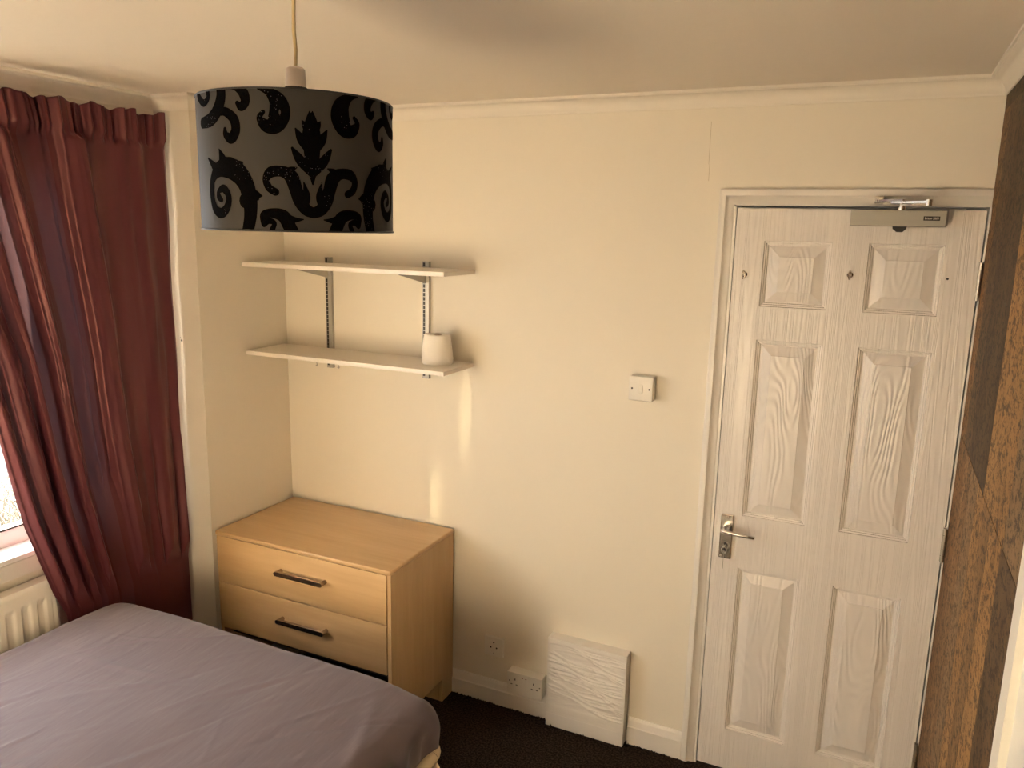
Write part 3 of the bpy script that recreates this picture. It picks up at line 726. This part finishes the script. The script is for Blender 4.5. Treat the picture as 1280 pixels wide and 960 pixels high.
# returns to the wall
E_ = [v for v in bm.verts]
def bord(pr):
    vs = sorted([v for v in E_ if pr(v)], key=lambda v: (v.co.x, v.co.z)); q = [bm.verts.new((v.co.x, 0, v.co.z)) for v in vs]
    for i in range(len(vs)-1): bm.faces.new([vs[i], vs[i+1], q[i+1], q[i]])
bord(lambda v: abs(v.co.x-vx0) < 1e-5); bord(lambda v: abs(v.co.x-vx1) < 1e-5); bord(lambda v: abs(v.co.z-vz1) < 1e-5); bord(lambda v: abs(v.co.z-vz0) < 1e-5)
obj('plastic_film', bm, M_film, vc, smooth=True).data.set_sharp_from_angle(angle=R(50))
bm = bmesh.new(); box(bm, (1.269, -.048, 0), (1.583, 0, .0575), bev=.002); obj('base_board', bm, M_gloss, vc)
for x, z in ((1.337, .085), (1.568, .075)):
    bm = bmesh.new(); lathe(bm, [(.003, -.0495), (.003, -.046)], (x, 0, z), axis=1, n=10); obj('nail', bm, M_dark, vc)

# ---------------------------------------------------------------- bed
BX0, BX1, BY0, BY1, BZ = -.078, 1.264, -2.90, -.838, .606
bed = thing('bed', 'double bed with cream mattress in front of the chest of drawers', 'bed', ((BX0+BX1)/2, (BY0+BY1)/2, 0))
M_matt = mat('cream_mattress_ticking', (.72, .58, .38), .7, bump=((200, 200, 200), .3, .001, 2))
bm = bmesh.new(); box(bm, (BX0+.012, BY0+.02, .32), (BX1-.018, BY1-.026, .500), bev=.03, seg=6); obj('mattress', bm, M_matt, bed, smooth=True)
for zz in (.350, .418):
    bm = bmesh.new(); q = .05; a0, a1, b0, b1 = BX0+.010, BX1+.000, BY0+.018, BY1-.018; pts = []
    for cx_, cy_, s0 in ((a1-q, b1-q, 0), (a0+q, b1-q, 90), (a0+q, b0+q, 180), (a1-q, b0+q, 270)):
        for k in range(7): a = R(s0+15*k); pts.append((cx_+q*math.cos(a), cy_+q*math.sin(a), zz))
    pts.append(pts[0]); tube(bm, pts, .018, 10, cap=False); obj('piping', bm, M_matt, bed, smooth=True)
bm = bmesh.new(); box(bm, (BX0+.03, BY0+.02, .06), (BX1-.03, BY1-.03, .318), bev=.01); obj('base', bm, mat('divan_fabric', (.10, .08, .07), .9), bed)
for x in (BX0+.12, BX1-.12):
    for y in (BY0+.12, BY1-.12):
        bm = bmesh.new(); lathe(bm, [(.02, 0), (.025, .06)], (x, y, 0), n=16); obj('leg', bm, M_dark, bed)
hx, hy = (BX1-BX0)/2, (BY1-BY0)/2; bcx, bcy = (BX0+BX1)/2, (BY0+BY1)/2
RD = .070; DROP = .105
def prof1(a, h):
    """arc-length a from centre -> (offset, drop)"""
    s = 1 if a >= 0 else -1; a = abs(a); fl = h-RD
    if a <= fl: return s*a, 0
    a -= fl; q = RD*PI/2
    if a <= q: t = a/RD; return s*(fl+RD*math.sin(t)), RD*(1-math.cos(t))
    a -= q; return s*(h-.07*a), RD+a*.99
LXs = hx-RD+RD*PI/2+DROP; LYs = hy-RD+RD*PI/2+DROP
wk = random.Random(5)
creases = []
for k in range(120):
    x0 = wk.uniform(-.1, 1.3); y0 = wk.uniform(-2.4, -.95); an = R(wk.gauss(62, 14) if wk.random() < .75 else wk.gauss(35, 20)); ln = wk.uniform(.10, .34)
    creases.append((x0, y0, math.cos(an), math.sin(an), ln, wk.uniform(.004, .013), wk.uniform(.0006, .0026)*(1 if wk.random() < .7 else -1), wk.uniform(-.8, .8)))
for x0, y0, an, ln, wd, am in ((1.24, -1.05, 100, .16, .03, -.006), (1.18, -1.12, 112, .2, .02, .005), (1.28, -1.2, 95, .2, .015, .005), (.86, -1.33, 118, .12, .006, .0015)):
    creases.append((x0, y0, math.cos(R(an)), math.sin(R(an)), ln, wd, am, .2))
def sheet(u, v):
    a = (u*2-1)*LXs; b = (v*2-1)*LYs
    ox, dxp = prof1(a, hx); oy, dyp = prof1(b, hy)
    d = math.hypot(dxp, dyp) if dxp > 0 and dyp > 0 else max(dxp, dyp)
    d = min(d, RD+DROP)
    # round the plan corners
    rc = .11 if ox < 0 else .06; qx = max(0, abs(ox)-(hx-rc)); qy = max(0, abs(oy)-(hy-rc)); l = math.hypot(qx, qy)
    if l > 1e-6 and qx > 0 and qy > 0:
        m_ = max(qx, qy); k = m_/l; k = 1-(1-k)*.72
        ox = math.copysign(hx-rc+qx*k, ox); oy = math.copysign(hy-rc+qy*k, oy)
    x = bcx+ox; y = bcy+oy; z = BZ-d
    # soft sag toward the edges and body wrinkles
    z += .010*(wob(x*2.2, y*2.2, 3))+.004*wob(x*7, y*5, 9)
    z -= .012*smooth((abs(ox)-(hx-.35))/.35)*(1 if ox > 0 else .3)+.004*smooth((oy-(hy-.3))/.3)
    if ox > 0 and oy > 0: z -= .012*smooth((ox-(hx-.22))/.22)*smooth((oy-(hy-.30))/.30)
    tp = 1-smooth(d/.09)*.4; wv = 0
    for x0, y0, ca, sa, ln, wd, am, cr in creases:
        rx, ry = x-x0, y-y0; t = rx*ca+ry*sa
        if abs(t) > ln*1.7: continue
        s = -rx*sa+ry*ca-cr*t*t
        if abs(s) < wd*3: wv += am*math.exp(-(s/wd)**2)*math.exp(-(t/ln)**2*1.5)
    z += wv*tp
    if d > .03:
        f = smooth((d-.03)/.06)*.006*(math.sin((x+y)*38)+.6*math.sin((x-y)*71))
        x += f*(1 if ox > 0 else -1)*(1 if abs(ox) > hx-.12 else 0); y += f*(1 if oy > 0 else -1)*(1 if abs(oy) > hy-.12 else 0)
    return (x, y, z)
bm = grid(300, 380, sheet)
M_sheet = mat('mauve_grey_cotton', (.135, .102, .112), .8, bump=((34, 5.5, 12), .5, .006, 4), sheen=.25, spec=.25)
for n_ in M_sheet.node_tree.nodes:
    if n_.type == 'MAPPING': n_.inputs['Rotation'].default_value = (0, 0, R(24)); n_.vector_type = 'POINT'
st = obj('fitted_sheet', bm, M_sheet, smooth=True); tag(st, 'mauve-grey fitted sheet stretched over the bed mattress', 'bed sheet')

# ---------------------------------------------------------------- marks on the walls
def mark(name, bm, m, par): o = obj(name, bm, m); o.parent = par; return o
pier = bpy.data.objects['wall_pier']; wb = bpy.data.objects['wall_back']
bm = bmesh.new()
for x, z, r in ((-.101, 1.468, .0042), (-.106, 1.479, .0018), (-.096, 1.478, .0018)): lathe(bm, [(r, YF-.0006), (r, YF+.001)], (x, 0, z), axis=1, n=10)
mark('screw_hole', bm, M_dark, pier)
bm = bmesh.new()
for p0, p1 in (((1.752, 2.262), (1.752, 2.20)), ((1.752, 2.20), (1.755, 2.13)), ((1.755, 2.13), (1.764, 2.078))):
    box(bm, (p0[0]-.0006, -.0004, p1[1]), (p0[0]+.0006, .001, p0[1]))
mark('plaster_crack', bm, mat('crack_line', (.50, .42, .30), .8), wb)  # crack drawn as a thin darker line on the plaster

# ---------------------------------------------------------------- outside the window
M_gr = mat('pale_paving', (.09, .10, .11), .8, var=((6, 6, 6), (.05, .055, .06), .3, .7))
slab('patio', [((-9, -9, -.25), (XW-.16, 3, -.15))], M_gr, 'pale paving outside the window')
M_tw = mat('dry_grass_blades', (.13, .12, .10), .7)
M_tw2 = mat('bleached_stems', (.20, .20, .20), .7)
for ci, (bx_, by_, hh_, m_, lb) in enumerate(((-2.2, .35, .95, M_tw, 'dry pampas-like grass clump outside the window'), (-4.9, 2.6, 1.1, M_tw2, 'bleached shrub behind the dry grass outside the window'))):
    bm = bmesh.new(); rg3 = random.Random(20+ci)
    for k in range(260):
        a = rg3.uniform(0, 2*PI); l = rg3.uniform(.3, 1)*hh_; sp = rg3.uniform(.2, .8); bx2 = bx_+rg3.gauss(0, .12); by2 = by_+rg3.gauss(0, .25)
        pts = []
        for q in range(6):
            t = q/5; pts.append((bx2+math.cos(a)*sp*l*t*t, by2+math.sin(a)*sp*l*t*t, -.15+l*(t-.45*sp*t*t*t)))
        tube(bm, pts, [.006, .006, .005, .004, .003, .001], 4)
    tag(obj('grass_clump' if ci == 0 else 'shrub', bm, m_), lb, 'plant')
